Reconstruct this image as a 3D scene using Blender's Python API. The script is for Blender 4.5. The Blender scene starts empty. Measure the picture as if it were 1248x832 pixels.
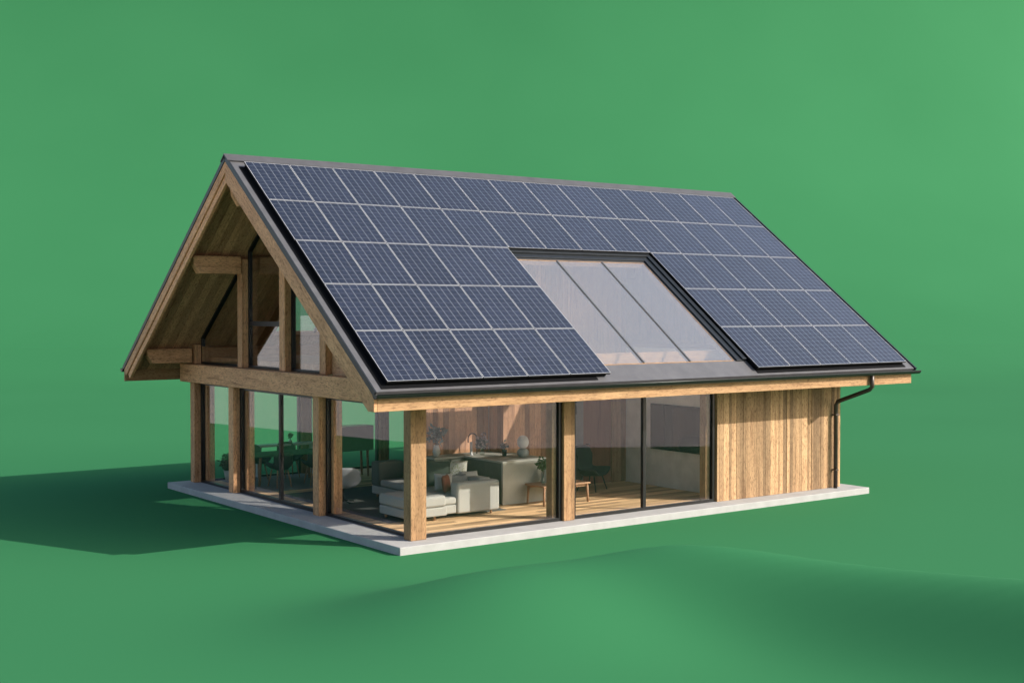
import bpy, bmesh, math, random
from mathutils import Matrix, Vector
random.seed(7)
R = math.radians
S = bpy.context.scene
COL = S.collection

# ------------------------------------------------------------------ geometry helpers
class MB:
    """collects boxes, prisms, lathes and tubes into one mesh"""
    def __init__(self): self.v, self.f, self.sm = [], [], []
    def add(self, vs, fs, smooth=False):
        o = len(self.v); self.v += [tuple(p) for p in vs]
        for f in fs: self.f.append(tuple(i + o for i in f)); self.sm.append(smooth)
        return self
    def box(self, x0, x1, y0, y1, z0, z1):
        v = [(x, y, z) for x in (x0, x1) for y in (y0, y1) for z in (z0, z1)]
        return self.add(v, [(0, 1, 3, 2), (4, 6, 7, 5), (0, 4, 5, 1), (2, 3, 7, 6), (0, 2, 6, 4), (1, 5, 7, 3)])
    def prism(self, poly, a, b, axis='x'):
        """poly of 2-D points extruded along an axis: x -> (y,z), y -> (x,z), z -> (x,y)"""
        def P(p, t): return (t, p[0], p[1]) if axis == 'x' else (p[0], t, p[1]) if axis == 'y' else (p[0], p[1], t)
        n = len(poly)
        v = [P(p, a) for p in poly] + [P(p, b) for p in poly]
        fs = [tuple(range(n)), tuple(range(2 * n - 1, n - 1, -1))]
        fs += [(i, i + n, (i + 1) % n + n, (i + 1) % n) for i in range(n)]
        return self.add(v, fs)
    def lathe(self, prof, cx, cy, n=24):
        v, fs = [], []
        for r, z in prof:
            for k in range(n):
                a = 2 * math.pi * k / n; v.append((cx + r * math.cos(a), cy + r * math.sin(a), z))
        m = len(prof)
        for i in range(m - 1):
            for k in range(n):
                fs.append((i * n + k, i * n + (k + 1) % n, (i + 1) * n + (k + 1) % n, (i + 1) * n + k))
        fs.append(tuple(range(n - 1, -1, -1))); fs.append(tuple((m - 1) * n + k for k in range(n)))
        return self.add(v, fs, True)
    def tube(self, pts, r, n=12, r1=None):
        pts = [Vector(p) for p in pts]; v, fs = [], []
        m = len(pts)
        up = Vector((0.31, 0.17, 0.94))
        for i, p in enumerate(pts):
            t = (pts[min(i + 1, m - 1)] - pts[max(i - 1, 0)]).normalized()
            a = t.cross(up)
            if a.length < .05: a = t.cross(Vector((1, 0, 0)))
            a.normalize(); b = t.cross(a)
            q = r if r1 is None else r + (r1 - r) * i / (m - 1)
            k1 = 1.0
            if 0 < i < m - 1:
                c = (pts[i] - pts[i - 1]).normalized().dot((pts[i + 1] - pts[i]).normalized())
                k1 = 1 / max(.5, math.sqrt((1 + c) / 2))
            for k in range(n):
                an = 2 * math.pi * k / n
                v.append(p + (a * math.cos(an) + b * math.sin(an)) * q * (k1 if m > 2 else 1))
        for i in range(m - 1):
            for k in range(n):
                fs.append((i * n + k, i * n + (k + 1) % n, (i + 1) * n + (k + 1) % n, (i + 1) * n + k))
        fs.append(tuple(range(n - 1, -1, -1))); fs.append(tuple((m - 1) * n + k for k in range(n)))
        return self.add(v, fs, True)
    def build(self, name, mat, parent=None, bevel=0, mtx=None, seg=2, subsurf=0):
        me = bpy.data.meshes.new(name); me.from_pydata(self.v, [], self.f)
        bm = bmesh.new(); bm.from_mesh(me)
        bmesh.ops.recalc_face_normals(bm, faces=bm.faces)
        bm.to_mesh(me); bm.free()
        me.polygons.foreach_set('use_smooth', self.sm if len(self.sm) == len(me.polygons) else [False] * len(me.polygons))
        me.materials.append(mat)
        o = bpy.data.objects.new(name, me); COL.objects.link(o)
        if parent: o.parent = parent
        if mtx is not None: o.matrix_local = mtx
        if bevel:
            m = o.modifiers.new('bevel', 'BEVEL'); m.width = bevel; m.segments = seg; m.limit_method = 'ANGLE'; m.angle_limit = R(40)
            if seg > 2:
                me.polygons.foreach_set('use_smooth', [True] * len(me.polygons))
                m.harden_normals = True
        if subsurf:
            m = o.modifiers.new('sub', 'SUBSURF'); m.levels = m.render_levels = subsurf
            me.polygons.foreach_set('use_smooth', [True] * len(me.polygons))
        return o

def thing(name, label, cat, loc=(0, 0, 0), rz=0, group=None):
    o = bpy.data.objects.new(name, None); COL.objects.link(o)
    o.location = loc; o.rotation_euler = (0, 0, rz); o.empty_display_size = .2
    return tag(o, label, cat, group)
def tag(o, label, cat, group=None):
    o['label'] = label; o['category'] = cat
    if group: o['group'] = group
    return o
def dup(root, loc, rz, label):
    r = root.copy(); COL.objects.link(r); r.location = loc; r.rotation_euler = (0, 0, rz); r['label'] = label
    for ch in list(root.children):
        c = ch.copy(); COL.objects.link(c); c.parent = r
        for g in ch.children:
            d = g.copy(); COL.objects.link(d); d.parent = c
    return r

# ------------------------------------------------------------------ material helpers
KA = .66                               # reflectance scale shared by every surface (the picture is exposed +0.6 stops)
def A(c): return tuple(min(1, x * KA) for x in c)
class NT:
    def __init__(self, name):
        self.m = bpy.data.materials.new(name); self.m.use_nodes = True
        self.t = self.m.node_tree; self.t.nodes.clear()
        self.out = self.n('ShaderNodeOutputMaterial')
    def n(self, typ, **kw):
        o = self.t.nodes.new(typ)
        for k, v in kw.items():
            if k.startswith('i_'): o.inputs[k[2:].replace('_', ' ')].default_value = v
            else: setattr(o, k, v)
        return o
    def l(self, a, b): self.t.links.new(a, b)
    def val(self, x, sock):
        if hasattr(x, 'is_linked'): self.l(x, sock)
        else: sock.default_value = x
    def math(self, op, a, b=0.0, c=0.0, clamp=False):
        o = self.n('ShaderNodeMath', operation=op, use_clamp=clamp)
        self.val(a, o.inputs[0]); self.val(b, o.inputs[1]); self.val(c, o.inputs[2])
        return o.outputs[0]
    def mix(self, f, a, b, blend='MIX'):
        o = self.n('ShaderNodeMix', data_type='RGBA', blend_type=blend)
        self.val(f, o.inputs[0])
        for x, s in ((a, o.inputs[6]), (b, o.inputs[7])):
            if hasattr(x, 'is_linked'): self.l(x, s)
            else: s.default_value = (*x, 1)
        return o.outputs[2]
    def ramp(self, f, stops):
        o = self.n('ShaderNodeValToRGB'); cr = o.color_ramp
        while len(cr.elements) < len(stops): cr.elements.new(.5)
        for e, (p, c) in zip(cr.elements, stops):
            e.position = p; e.color = (c, c, c, 1) if isinstance(c, (int, float)) else (*c, 1)
        self.l(f, o.inputs[0]); return o.outputs[0]
    def noise(self, vec, scale, detail=4, rough=.55, dist=0):
        o = self.n('ShaderNodeTexNoise'); o.inputs['Scale'].default_value = scale; o.inputs['Detail'].default_value = detail
        o.inputs['Roughness'].default_value = rough; o.inputs['Distortion'].default_value = dist
        if vec is not None: self.l(vec, o.inputs['Vector'])
        return o.outputs['Fac']
    def obj(self): return self.n('ShaderNodeTexCoord').outputs['Object']
    def mapping(self, vec, scale=(1, 1, 1), loc=(0, 0, 0)):
        o = self.n('ShaderNodeMapping'); o.inputs['Scale'].default_value = scale; o.inputs['Location'].default_value = loc
        self.l(vec, o.inputs['Vector']); return o.outputs[0]
    def bsdf(self, color, rough=.6, metal=0, spec=.4, bump=None, bstr=.2, bdist=.01, coat=0, coat_r=.1, coat_ior=1.5):
        b = self.n('ShaderNodeBsdfPrincipled')
        if hasattr(color, 'is_linked'): self.l(color, b.inputs['Base Color'])
        else: b.inputs['Base Color'].default_value = (*color, 1)
        self.val(rough, b.inputs['Roughness']); b.inputs['Metallic'].default_value = metal
        b.inputs['Specular IOR Level'].default_value = spec
        b.inputs['Coat Weight'].default_value = coat; b.inputs['Coat Roughness'].default_value = coat_r; b.inputs['Coat IOR'].default_value = coat_ior
        if bump is not None:
            k = self.n('ShaderNodeBump'); k.inputs['Strength'].default_value = bstr; k.inputs['Distance'].default_value = bdist
            self.l(bump, k.inputs['Height']); self.l(k.outputs[0], b.inputs['Normal'])
        self.l(b.outputs[0], self.out.inputs[0]); return self.m

def wood(name, axis, c0, c1, dark, fleck=.6, island=False, lam=0, rough=.65, spec=.25, isl=(.5, .85)):
    """grain runs along the given object axis (0,1,2)"""
    c0, c1, dark = A(c0), A(c1), A(dark)
    t = NT(name); co = t.obj()
    rnd = t.n('ShaderNodeObjectInfo').outputs['Random']
    if island:
        rnd = t.n('ShaderNodeNewGeometry').outputs['Random Per Island']
    add = t.n('ShaderNodeVectorMath', operation='ADD'); t.l(co, add.inputs[0])
    comb = t.n('ShaderNodeCombineXYZ')
    for k in range(3): t.l(t.math('MULTIPLY', rnd, 37.0 + 11 * k), comb.inputs[k])
    t.l(comb.outputs[0], add.inputs[1]); v = add.outputs[0]
    sc = [1, 1, 1]; sc[axis] = .07
    g = t.mapping(v, sc)
    n1 = t.noise(g, 12, 6, .66, .6)
    sc2 = [1, 1, 1]; sc2[axis] = .22
    n2 = t.noise(t.mapping(v, sc2), 55, 4, .7)
    n3 = t.noise(v, 2.2, 3, .5)
    base = t.mix(t.ramp(n1, [(.33, 0), (.68, 1)]), c0, c1)
    base = t.mix(t.math('MULTIPLY', t.ramp(n2, [(.50, 0), (.66, 1)]), fleck), base, dark)
    base = t.mix(t.math('MULTIPLY', t.ramp(n1, [(.56, 0), (.70, 1)]), .6), base, dark)
    base = t.mix(t.math('MULTIPLY', t.ramp(n3, [(.4, 0), (.7, 1)]), .22), base, dark)
    if island:
        k = t.math('MULTIPLY_ADD', rnd, isl[1], isl[0])
        cc = t.n('ShaderNodeCombineColor')
        for q in range(3): t.l(k, cc.inputs[q])
        base = t.mix(1.0, base, cc.outputs[0], 'MULTIPLY')
    h = t.math('ADD', n1, t.math('MULTIPLY', n2, .5))
    if lam:
        # thin glue lines between the lamellae of the glued timber
        sp = t.n('ShaderNodeSeparateXYZ'); t.l(co, sp.inputs[0])
        a = [k for k in range(3) if k != axis][0]
        w = t.math('PINGPONG', t.math('ADD', sp.outputs[a], t.math('MULTIPLY', n3, .004)), lam / 2)
        wn = t.n('ShaderNodeTexWhiteNoise', noise_dimensions='1D')
        t.l(t.math('ADD', t.math('FLOOR', t.math('DIVIDE', sp.outputs[a], lam)), t.math('MULTIPLY', rnd, 71.0)), wn.inputs['W'])
        kk = t.math('MULTIPLY_ADD', wn.outputs[0], .38, .74); ck = t.n('ShaderNodeCombineColor')
        for q in range(3): t.l(kk, ck.inputs[q])
        base = t.mix(1.0, base, ck.outputs[0], 'MULTIPLY')
        ln = t.math('LESS_THAN', w, .0035)
        base = t.mix(t.math('MULTIPLY', ln, .5), base, dark)
    return t.bsdf(base, rough, spec=spec, bump=h, bstr=.35, bdist=.006)

def plain(name, c, rough=.5, metal=0, spec=.4, var=.12, scale=8, bump=.0):
    t = NT(name); n = t.noise(t.obj(), scale, 5, .6); c = A(c)
    c2 = tuple(x * (1 - var) for x in c); c1 = tuple(min(1, x * (1 + var)) for x in c)
    col = t.mix(t.ramp(n, [(.3, 0), (.7, 1)]), c2, c1)
    return t.bsdf(col, rough, metal, spec, n if bump else None, bump, .01)

TAN0, TAN1, DARK = (.59, .355, .175), (.44, .24, .108), (.14, .07, .03)
W = [wood('timber_%s' % a, k, TAN0, TAN1, DARK, .75, lam=.12) for k, a in enumerate('xyz')]
LIFT0, LIFT1, LIFTD = (1.12, .62, .31), (.84, .425, .20), (.20, .088, .04)  # house timber lightened and reddened to offset dark, green-tinted shade on the gable
G_ = [wood('shade_lifted_timber_%s' % a, k, LIFT0, LIFT1, LIFTD, .8, lam=.12) for k, a in enumerate('xyz')]
W_SOFFIT = wood('soffit_boards', 1, (.90, .54, .29), (.68, .38, .19), (.20, .09, .04), .9, island=True, isl=(.78, .36))
W_CLAD = wood('cladding_boards', 2, (.64, .41, .215), (.47, .275, .135), (.16, .08, .036), .9, island=True)
W_INNER = wood('inner_boards', 2, (.84, .47, .27), (.66, .35, .20), (.27, .13, .07), .55, island=True)
W_DOOR = wood('red_door', 2, (.45, .2, .13), (.36, .15, .10), (.2, .08, .06), .4)
W_FLOOR = wood('oak_floor', 0, (.98, .66, .36), (.84, .54, .28), (.55, .33, .16), .4, island=True)
W_FURN = wood('beech_furniture', 0, (.56, .33, .19), (.48, .27, .15), (.3, .16, .09), .3)
BLACK = plain('black_metal', (.012, .014, .016), .35, .3, .5, .2)
FLASH = plain('dark_flashing', (.03, .036, .042), .4, .5, .5, .2)
GUT = plain('gutter_metal', (.045, .05, .047), .32, .7, .5, .2)
PIPE = plain('pipe_metal', (.085, .062, .047), .4, .3, .5, .2)
BAR = plain('bar_metal', (.16, .16, .165), .4, .3, .5, .1)
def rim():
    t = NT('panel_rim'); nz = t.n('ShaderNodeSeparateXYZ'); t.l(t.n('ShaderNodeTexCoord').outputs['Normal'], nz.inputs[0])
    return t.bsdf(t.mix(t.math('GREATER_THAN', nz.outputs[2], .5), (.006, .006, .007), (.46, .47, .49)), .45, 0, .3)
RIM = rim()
TRAY = plain('black_membrane', (.006, .0065, .008), .9, 0, .1, .2)
ALU = plain('aluminium', (.62, .63, .65), .35, .6, .5, .05)
WHITE = plain('white_ceramic', (.78, .77, .74), .35, 0, .5, .05)

def roof_metal():
    t = NT('roof_sheet'); co = t.obj()
    n = t.noise(co, 3, 6, .6); n2 = t.noise(co, 60, 3, .6)
    c = t.mix(t.ramp(n, [(.3, 0), (.7, 1)]), A((.125, .123, .13)), A((.175, .172, .178)))
    c = t.mix(t.math('MULTIPLY', t.ramp(n2, [(.5, 0), (.75, 1)]), .3), c, A((.11, .11, .115)))
    return t.bsdf(c, .5, .25, .5, n2, .08, .004)
ROOF = roof_metal()

def concrete(name, c, dark, pits=.5):
    c, dark = A(c), A(dark)
    t = NT(name); co = t.obj()
    n = t.noise(co, 2.5, 8, .62); n2 = t.noise(co, 40, 4, .7); v = t.n('ShaderNodeTexVoronoi'); v.inputs['Scale'].default_value = 9
    t.l(co, v.inputs['Vector'])
    b = t.mix(t.ramp(n, [(.35, 0), (.68, 1)]), c, dark)
    b = t.mix(t.math('MULTIPLY', t.ramp(n2, [(.55, 0), (.75, 1)]), .35), b, dark)
    b = t.mix(t.math('MULTIPLY', t.ramp(v.outputs['Distance'], [(.03, 1), (.09, 0)]), pits), b, tuple(x * .45 for x in dark))
    return t.bsdf(b, .8, 0, .25, n2, .25, .004)
SLAB = concrete('slab_concrete', (.55, .54, .525), (.46, .45, .435), .3)
CONC = concrete('wall_concrete', (1.12, 1.05, .95), (.90, .84, .75), .6)
ISLE = concrete('island_concrete', (.58, .57, .50), (.50, .49, .43), .1)
ISLE_D = plain('island_front', (.15, .155, .12), .6, 0, .3, .15, 4)

def fabric(name, c, scale=160, var=.2):
    c = A(c)
    t = NT(name); co = t.obj()
    n = t.noise(co, scale, 2, .6); n2 = t.noise(co, 5, 4, .5)
    b = t.mix(t.ramp(n, [(.35, 0), (.65, 1)]), tuple(x * (1 - var) for x in c), c)
    b = t.mix(t.math('MULTIPLY', n2, .25), b, tuple(x * .7 for x in c))
    return t.bsdf(b, .9, 0, .1, n, .4, .003)
F_SOFA = fabric('sofa_cloth', (.56, .55, .50)); F_SOFA_D = fabric('sofa_dark_cloth', (.17, .175, .155))
F_GREEN = fabric('green_cloth', (.10, .12, .095)); F_RUST = fabric('rust_cloth', (.30, .11, .07)); F_BLUE = fabric('grey_cloth', (.30, .31, .31))
F_CREAM = fabric('cream_cloth', (.62, .60, .55)); F_RUG = fabric('rug_pile', (.19, .195, .18), 70, .35); F_CHAIR = fabric('charcoal_cloth', (.07, .075, .075))
F_PALE = fabric('pale_cloth', (.62, .63, .65))
def patterned():
    t = NT('patterned_cloth'); co = t.obj(); v = t.n('ShaderNodeTexVoronoi'); v.inputs['Scale'].default_value = 26; t.l(co, v.inputs['Vector'])
    return t.bsdf(t.mix(t.ramp(v.outputs['Distance'], [(.25, 0), (.45, 1)]), A((.36, .37, .22)), A((.60, .58, .50))), .9, 0, .1)
F_PAT = patterned()
def leafmat(name, c):
    c = A(c)
    t = NT(name); r = t.n('ShaderNodeNewGeometry').outputs['Random Per Island']
    return t.bsdf(t.mix(r, tuple(x * .55 for x in c), tuple(x * 1.35 for x in c)), .55, 0, .35)
LEAF = leafmat('leaf_green', (.10, .19, .06)); LEAF_D = leafmat('leaf_dark', (.05, .085, .05)); PETAL = leafmat('petal_pink', (.5, .38, .36)); LEAF_B = leafmat('leaf_blue', (.24, .30, .29))

def glass(name, base, k, tint, sky_haze=0):
    t = NT(name)
    lw = t.n('ShaderNodeLayerWeight'); lw.inputs['Blend'].default_value = .5
    f = t.math('MULTIPLY_ADD', t.math('POWER', lw.outputs['Facing'], 3.0), k, base, True)
    tr = t.n('ShaderNodeBsdfTransparent'); tr.inputs[0].default_value = (*tint, 1)
    gl = t.n('ShaderNodeBsdfGlossy'); gl.inputs[0].default_value = (.95, .95, .97, 1); gl.inputs['Roughness'].default_value = 0.0
    mx = t.n('ShaderNodeMixShader'); t.l(f, mx.inputs[0]); t.l(tr.outputs[0], mx.inputs[1]); t.l(gl.outputs[0], mx.inputs[2])
    res = mx.outputs[0]
    if sky_haze:                                # white haze put in for sky reflected in the pane; also diffuses light inward
        df0 = t.n('ShaderNodeBsdfDiffuse'); df0.inputs[0].default_value = (.60, .605, .615, 1)
        tl = t.n('ShaderNodeBsdfTranslucent'); tl.inputs[0].default_value = (.9, .9, .9, 1)
        df = t.n('ShaderNodeMixShader'); df.inputs[0].default_value = .4; t.l(df0.outputs[0], df.inputs[1]); t.l(tl.outputs[0], df.inputs[2])
        m2 = t.n('ShaderNodeMixShader'); m2.inputs[0].default_value = sky_haze
        t.l(res, m2.inputs[1]); t.l(df.outputs[0], m2.inputs[2]); res = m2.outputs[0]
    t.l(res, t.out.inputs[0]); return t.m
GLASS = glass('window_glass', .022, .30, (.975, .978, .975))
GLASS_G = glass('gable_glass', .055, .5, (.96, .965, .96))
GLASS_R = glass('skylight_glass', .07, .75, (.965, .968, .97), .14)
VASE = glass('vase_glass', .12, .6, (.75, .8, .78))

def screen():
    t = NT('tv_screen'); return t.bsdf((.012, .012, .014), .06, 0, .6)
SCREEN = screen()

PW, PL = 1.02, 1.415          # panel pitch along the ridge and up the slope
def solar():
    t = NT('solar_cells'); co = t.obj()
    sp = t.n('ShaderNodeSeparateXYZ'); t.l(co, sp.inputs[0])
    MG = .012; w_, h_ = PW - .020, PL - .020
    cw, ch = (w_ - 2 * MG) / 6, (h_ - 2 * MG) / 10
    x = t.math('SUBTRACT', sp.outputs[0], MG); y = t.math('SUBTRACT', sp.outputs[1], MG)
    def inner(u, c, n_): return t.math('MULTIPLY', t.math('GREATER_THAN', u, c * .5), t.math('LESS_THAN', u, c * (n_ - .5)))
    lx = t.math('MULTIPLY', t.math('LESS_THAN', t.math('PINGPONG', x, cw / 2), .0045), inner(x, cw, 6))
    ly = t.math('MULTIPLY', t.math('LESS_THAN', t.math('PINGPONG', y, ch / 2), .0036), inner(y, ch, 10))
    bus = t.math('LESS_THAN', t.math('PINGPONG', t.math('ADD', x, cw / 6), cw / 6), .0013)
    rnd = t.n('ShaderNodeObjectInfo').outputs['Random']
    off = t.n('ShaderNodeVectorMath', operation='ADD'); t.l(co, off.inputs[0])
    cb = t.n('ShaderNodeCombineXYZ'); t.l(t.math('MULTIPLY', rnd, 53.0), cb.inputs[0]); t.l(t.math('MULTIPLY', rnd, 91.0), cb.inputs[1]); t.l(cb.outputs[0], off.inputs[1])
    v = t.n('ShaderNodeTexVoronoi'); v.inputs['Scale'].default_value = 42; t.l(off.outputs[0], v.inputs['Vector'])
    vsep = t.n('ShaderNodeSeparateColor'); t.l(v.outputs['Color'], vsep.inputs[0])
    n = t.noise(off.outputs[0], 26, 4, .7)
    wn = t.n('ShaderNodeTexWhiteNoise', noise_dimensions='3D'); cv = t.n('ShaderNodeCombineXYZ')
    t.l(t.math('FLOOR', t.math('DIVIDE', x, cw)), cv.inputs[0]); t.l(t.math('FLOOR', t.math('DIVIDE', y, ch)), cv.inputs[1]); t.l(t.math('MULTIPLY', rnd, 97.0), cv.inputs[2])
    t.l(cv.outputs[0], wn.inputs['Vector'])
    f = t.math('MULTIPLY_ADD', vsep.outputs[0], .55, t.math('MULTIPLY_ADD', wn.outputs[0], .25, t.math('MULTIPLY_ADD', n, .9, -.35)), True)
    f = t.math('MULTIPLY', f, t.math('MULTIPLY_ADD', rnd, .5, .75))
    c = t.mix(f, (.002, .003, .007), (.015, .019, .036))
    c = t.mix(t.math('MULTIPLY', bus, .14), c, (.25, .27, .31))
    c = t.mix(t.math('MULTIPLY', ly, .30), c, (.28, .3, .34))
    c = t.mix(t.math('MULTIPLY', lx, .48), c, (.36, .37, .40))
    rg = t.math('MULTIPLY_ADD', n, .15, .30)
    b = t.bsdf(c, rg, 0, .12, n, .05, .002, 1.0, .2, 1.45)
    return b
SOLAR = solar()

def green():
    t = NT('green_sheet'); co = t.obj()
    n = t.noise(co, .06, 2, .5); n2 = t.noise(co, 1.6, 6, .6); n3 = t.noise(co, 140, 2, .6)
    c = t.mix(t.ramp(n, [(.3, 0), (.7, 1)]), A((.0425, .214, .083)), A((.047, .228, .090)))
    c = t.mix(t.math('MULTIPLY', t.ramp(n2, [(.4, 0), (.65, 1)]), .10), c, A((.052, .216, .087)))
    return t.bsdf(c, .95, 0, .05, n3, .06, .01)
GREEN = green()

# ------------------------------------------------------------------ the setting: one seamless green sheet, sweeping up far behind the house
CAM = Vector((-11.919, -19.389, 4.205)); YAW = R(53.419); PITCH = R(-1.398)
FW = Vector((math.cos(PITCH) * math.cos(YAW), math.cos(PITCH) * math.sin(YAW), math.sin(PITCH)))
RT = Vector((math.sin(YAW), -math.cos(YAW), 0))
GZ = -.143
def mound(x, y):
    """low dunes in front of the house"""
    dx, dy = x + 11.919, y + 19.389
    r = dx * RT.x + dy * RT.y; f = dx * math.cos(YAW) + dy * math.sin(YAW)
    a = .80 * math.exp(-((r - .2) / 2.6) ** 2 - ((f - 17.3) / 2.0) ** 2)
    # ridge running from behind the first dune to the right
    p0, p1 = (1.2, 18.6), (6.6, 14.9)
    ux, uy = p1[0] - p0[0], p1[1] - p0[1]; L = math.hypot(ux, uy); ux /= L; uy /= L
    s = (r - p0[0]) * ux + (f - p0[1]) * uy; d = (r - p0[0]) * uy - (f - p0[1]) * ux   # d<0: the far side
    w = 1.6 if d < 0 else 1.15
    e = 1 / (1 + math.exp(-(s - .6) * 1.5))
    b = (.86 + .045 * max(s, 0)) * e * math.exp(-(d / w) ** 2)
    return (a + b)
def axis(segs):
    out = [segs[0][0]]
    for a, b, d in segs:
        n = max(1, round((b - a) / d)); out += [a + (b - a) * (i + 1) / n for i in range(n)]
    return out
# the sheet widens with distance; r runs across it, f along it, and it sweeps up far behind the house
CY, SY = math.cos(YAW), math.sin(YAW)
rs = [k / 160 * 2 - 1 for k in range(161)]
fs_ = axis([(3.0, 27, .22), (27, 70, 1.6)])
V0, RAD = 70.0, 62.0
prof = [(v, GZ) for v in fs_]
sweep = []
for i in range(1, 41):
    a = R(82) * i / 40
    sweep.append((V0 + RAD * math.sin(a), GZ + RAD * (1 - math.cos(a))))
cut = 7
TILT = .10                                # the far end is set at a slight angle to the line of sight
def sheet(name, pr, bumpy):
    vv, ff = [], []
    for (f, z) in pr:
        hl = 6 + .43 * f + max(0, f - 55) * .45; hr = 6 + .43 * f + max(0, f - 45) * .95
        for k in rs:
            r = k * (hl if k < 0 else hr); fq = f
            if f > 30: fq = f + TILT_R(r, f)
            x, y = CAM.x + RT.x * r + CY * fq, CAM.y + RT.y * r + SY * fq
            vv.append((x, y, z + (mound(x, y) if bumpy and f < 27 else 0)))
    n = len(rs)
    for i in range(len(pr) - 1):
        for k in range(n - 1): ff.append((i * n + k, i * n + k + 1, (i + 1) * n + k + 1, (i + 1) * n + k))
    mb = MB(); mb.add(vv, ff, True)
    o = mb.build(name, GREEN); o['kind'] = 'structure'; return o
def TILT_R(r, f): return (r * TILT + (0 if r < 0 else .003 * r * r if r < 60 else .36 * (r - 60) + 10.8)) * min(1, max(0, (f - 30) / 40))
sheet('ground', prof + sweep[:cut], True)
sheet('sky', sweep[cut - 1:], False)
# pale floor added out of frame under the sheet, for window reflections and bounce
fl = MB().add([(-900, -900, GZ - .03), (900, -900, GZ - .03), (900, 900, GZ - .03), (-900, 900, GZ - .03)], [(0, 1, 2, 3)]).build('added_floor', concrete('added_floor_concrete', (.82, .76, .71), (.76, .70, .66), 0))
fl['kind'] = 'structure'

# ------------------------------------------------------------------ the house
H = thing('solar_house', 'timber house with a blue solar panel roof on a pale concrete slab', 'house')
TH = R(37.077); C, SN = math.cos(TH), math.sin(TH); TN = SN / C
EY, EZ, RY = -.53, 2.816, 5.503
RX0, RX1 = -.816, 14.04
SR = (RY - EY) / C                      # slope length
def ztop(y): return EZ + TN * ((y if y < RY else 2 * RY - y) - EY)
MF = Matrix(((1, 0, 0, 0), (0, C, -SN, EY), (0, SN, C, EZ), (0, 0, 0, 1)))
MBK = Matrix(((-1, 0, 0, 0), (0, -C, SN, 2 * RY - EY), (0, SN, C, EZ), (0, 0, 0, 1)))   # local x is -x

MB().box(0, 13.04, 0, 10.81, -.21, 0).build('foundation_slab', SLAB, H, .012)
# oak floor, individual boards
mb = MB(); y = .78
while y < 10.2:
    x = .82 - random.random() * 1.5
    while x < 9.05:
        L = 1.6 + random.random() * 1.2
        a, b = max(x, .82), min(x + L, 9.05)
        if b - a > .05: mb.box(a, b - .003, y, min(y + .157, 10.2), .004, .022)
        x += L
    y += .16
mb.build('wood_floor', W_FLOOR, H)

# ---- roof: two slopes with openings
D_SH, D_WD = .055, .235                # metal sheet, timber deck below
SKX0, SKX1, SKS0, SKS1 = 4.43, 8.30, .5, 4.10
def slope_boxes(holes, n0, n1, s0, s1, x0, x1):
    m = MB()
    holes = sorted(holes)
    x = x0
    for hx0, hx1, hs0, hs1 in holes:
        m.box(x, hx0, s0, s1, n0, n1)
        m.box(hx0, hx1, s0, hs0, n0, n1); m.box(hx0, hx1, hs1, s1, n0, n1)
        x = hx1
    m.box(x, x1, s0, s1, n0, n1); return m
HF = [(SKX0, SKX1, SKS0, SKS1)]
HB = [(-11.9, -10.5, 2.9, 4.6), (-6.2, -2.6, 1.4, 4.1)]
slope_boxes(HF, -D_SH, 0, 0, SR, RX0 + .02, RX1).build('roof_sheet', ROOF, H, mtx=MF)
slope_boxes(HB, -D_SH, 0, 0, SR, -RX1, -(RX0 + .02)).build('roof_sheet', ROOF, H, mtx=MBK)
def soffit(holes, x0, x1):
    m = MB(); x = x0
    while x < x1 - .01:                # boards run up the slope
        xe = min(x + .19, x1)
        parts = [(.03, SR - .19)]
        for hx0, hx1, hs0, hs1 in holes:
            if xe > hx0 and x < hx1: parts = [(.03, hs0 - .005), (hs1 + .005, SR - .19)]
        for a, b in parts: m.box(x, xe - .006, a, b, -.115, -D_SH - .006)
        x = xe
    return m
soffit(HF, RX0 + .07, RX1 - .05).build('soffit', W_SOFFIT, H, mtx=MF)
soffit(HB, -RX1 + .05, -(RX0 + .07)).build('soffit', W_SOFFIT, H, mtx=MBK)
# ridge cap
m = MB()
k = .22
m.prism([(RY - k * C, ztop(RY) - k * SN + .022), (RY - k * C - .012, ztop(RY) - k * SN + .038), (RY, ztop(RY) + .055), (RY + k * C + .012, ztop(RY) - k * SN + .038), (RY + k * C, ztop(RY) - k * SN + .022), (RY, ztop(RY) + .02)], RX0 - .03, RX1 + .02)
m.build('ridge_cap', plain('ridge_metal', (.105, .104, .11), .55, .2, .4, .15, 3), H)
# rake flashing and barge boards on both gables
for mt, sg in ((MF, 1), (MBK, -1)):
    def bx(a, b, s0, s1, n0, n1): return MB().box(min(sg * a, sg * b), max(sg * a, sg * b), s0, s1, n0, n1)
    bx(RX0 - .014, RX0 + .018, -.02, SR + .03, -.075, .018).build('rake_flashing', FLASH, H, mtx=mt)
    if sg == 1:
        MB().prism([(-.015, -.08), (SR - .0625, -.08), (SR - .3155, -.415), (-.0213, -.415), (-.1786, -.296)], RX0, RX0 + .065).build('barge_board', G_[1], H, .006, mt)
    else:
        MB().prism([(.0, -.08), (SR - .0625, -.08), (SR - .203, -.265), (.0, -.265)], -RX0 - .06, -RX0).build('barge_board', G_[1], H, .006, mt)
        MB().prism([(.10, -.272), (SR - .208, -.272), (SR - .318, -.415), (.10, -.415)], -RX0 - .10, -RX0 - .03).build('barge_board', G_[1], H, .006, mt)
    bx(RX1 - .02, RX1 + .025, -.02, SR + .03, -.075, .028).build('rake_flashing', FLASH, H, mtx=mt)
    bx(RX1 - .06, RX1, .0, SR - .05, -.30, -.08).build('barge_board', G_[1], H, .006, mt)
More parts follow.
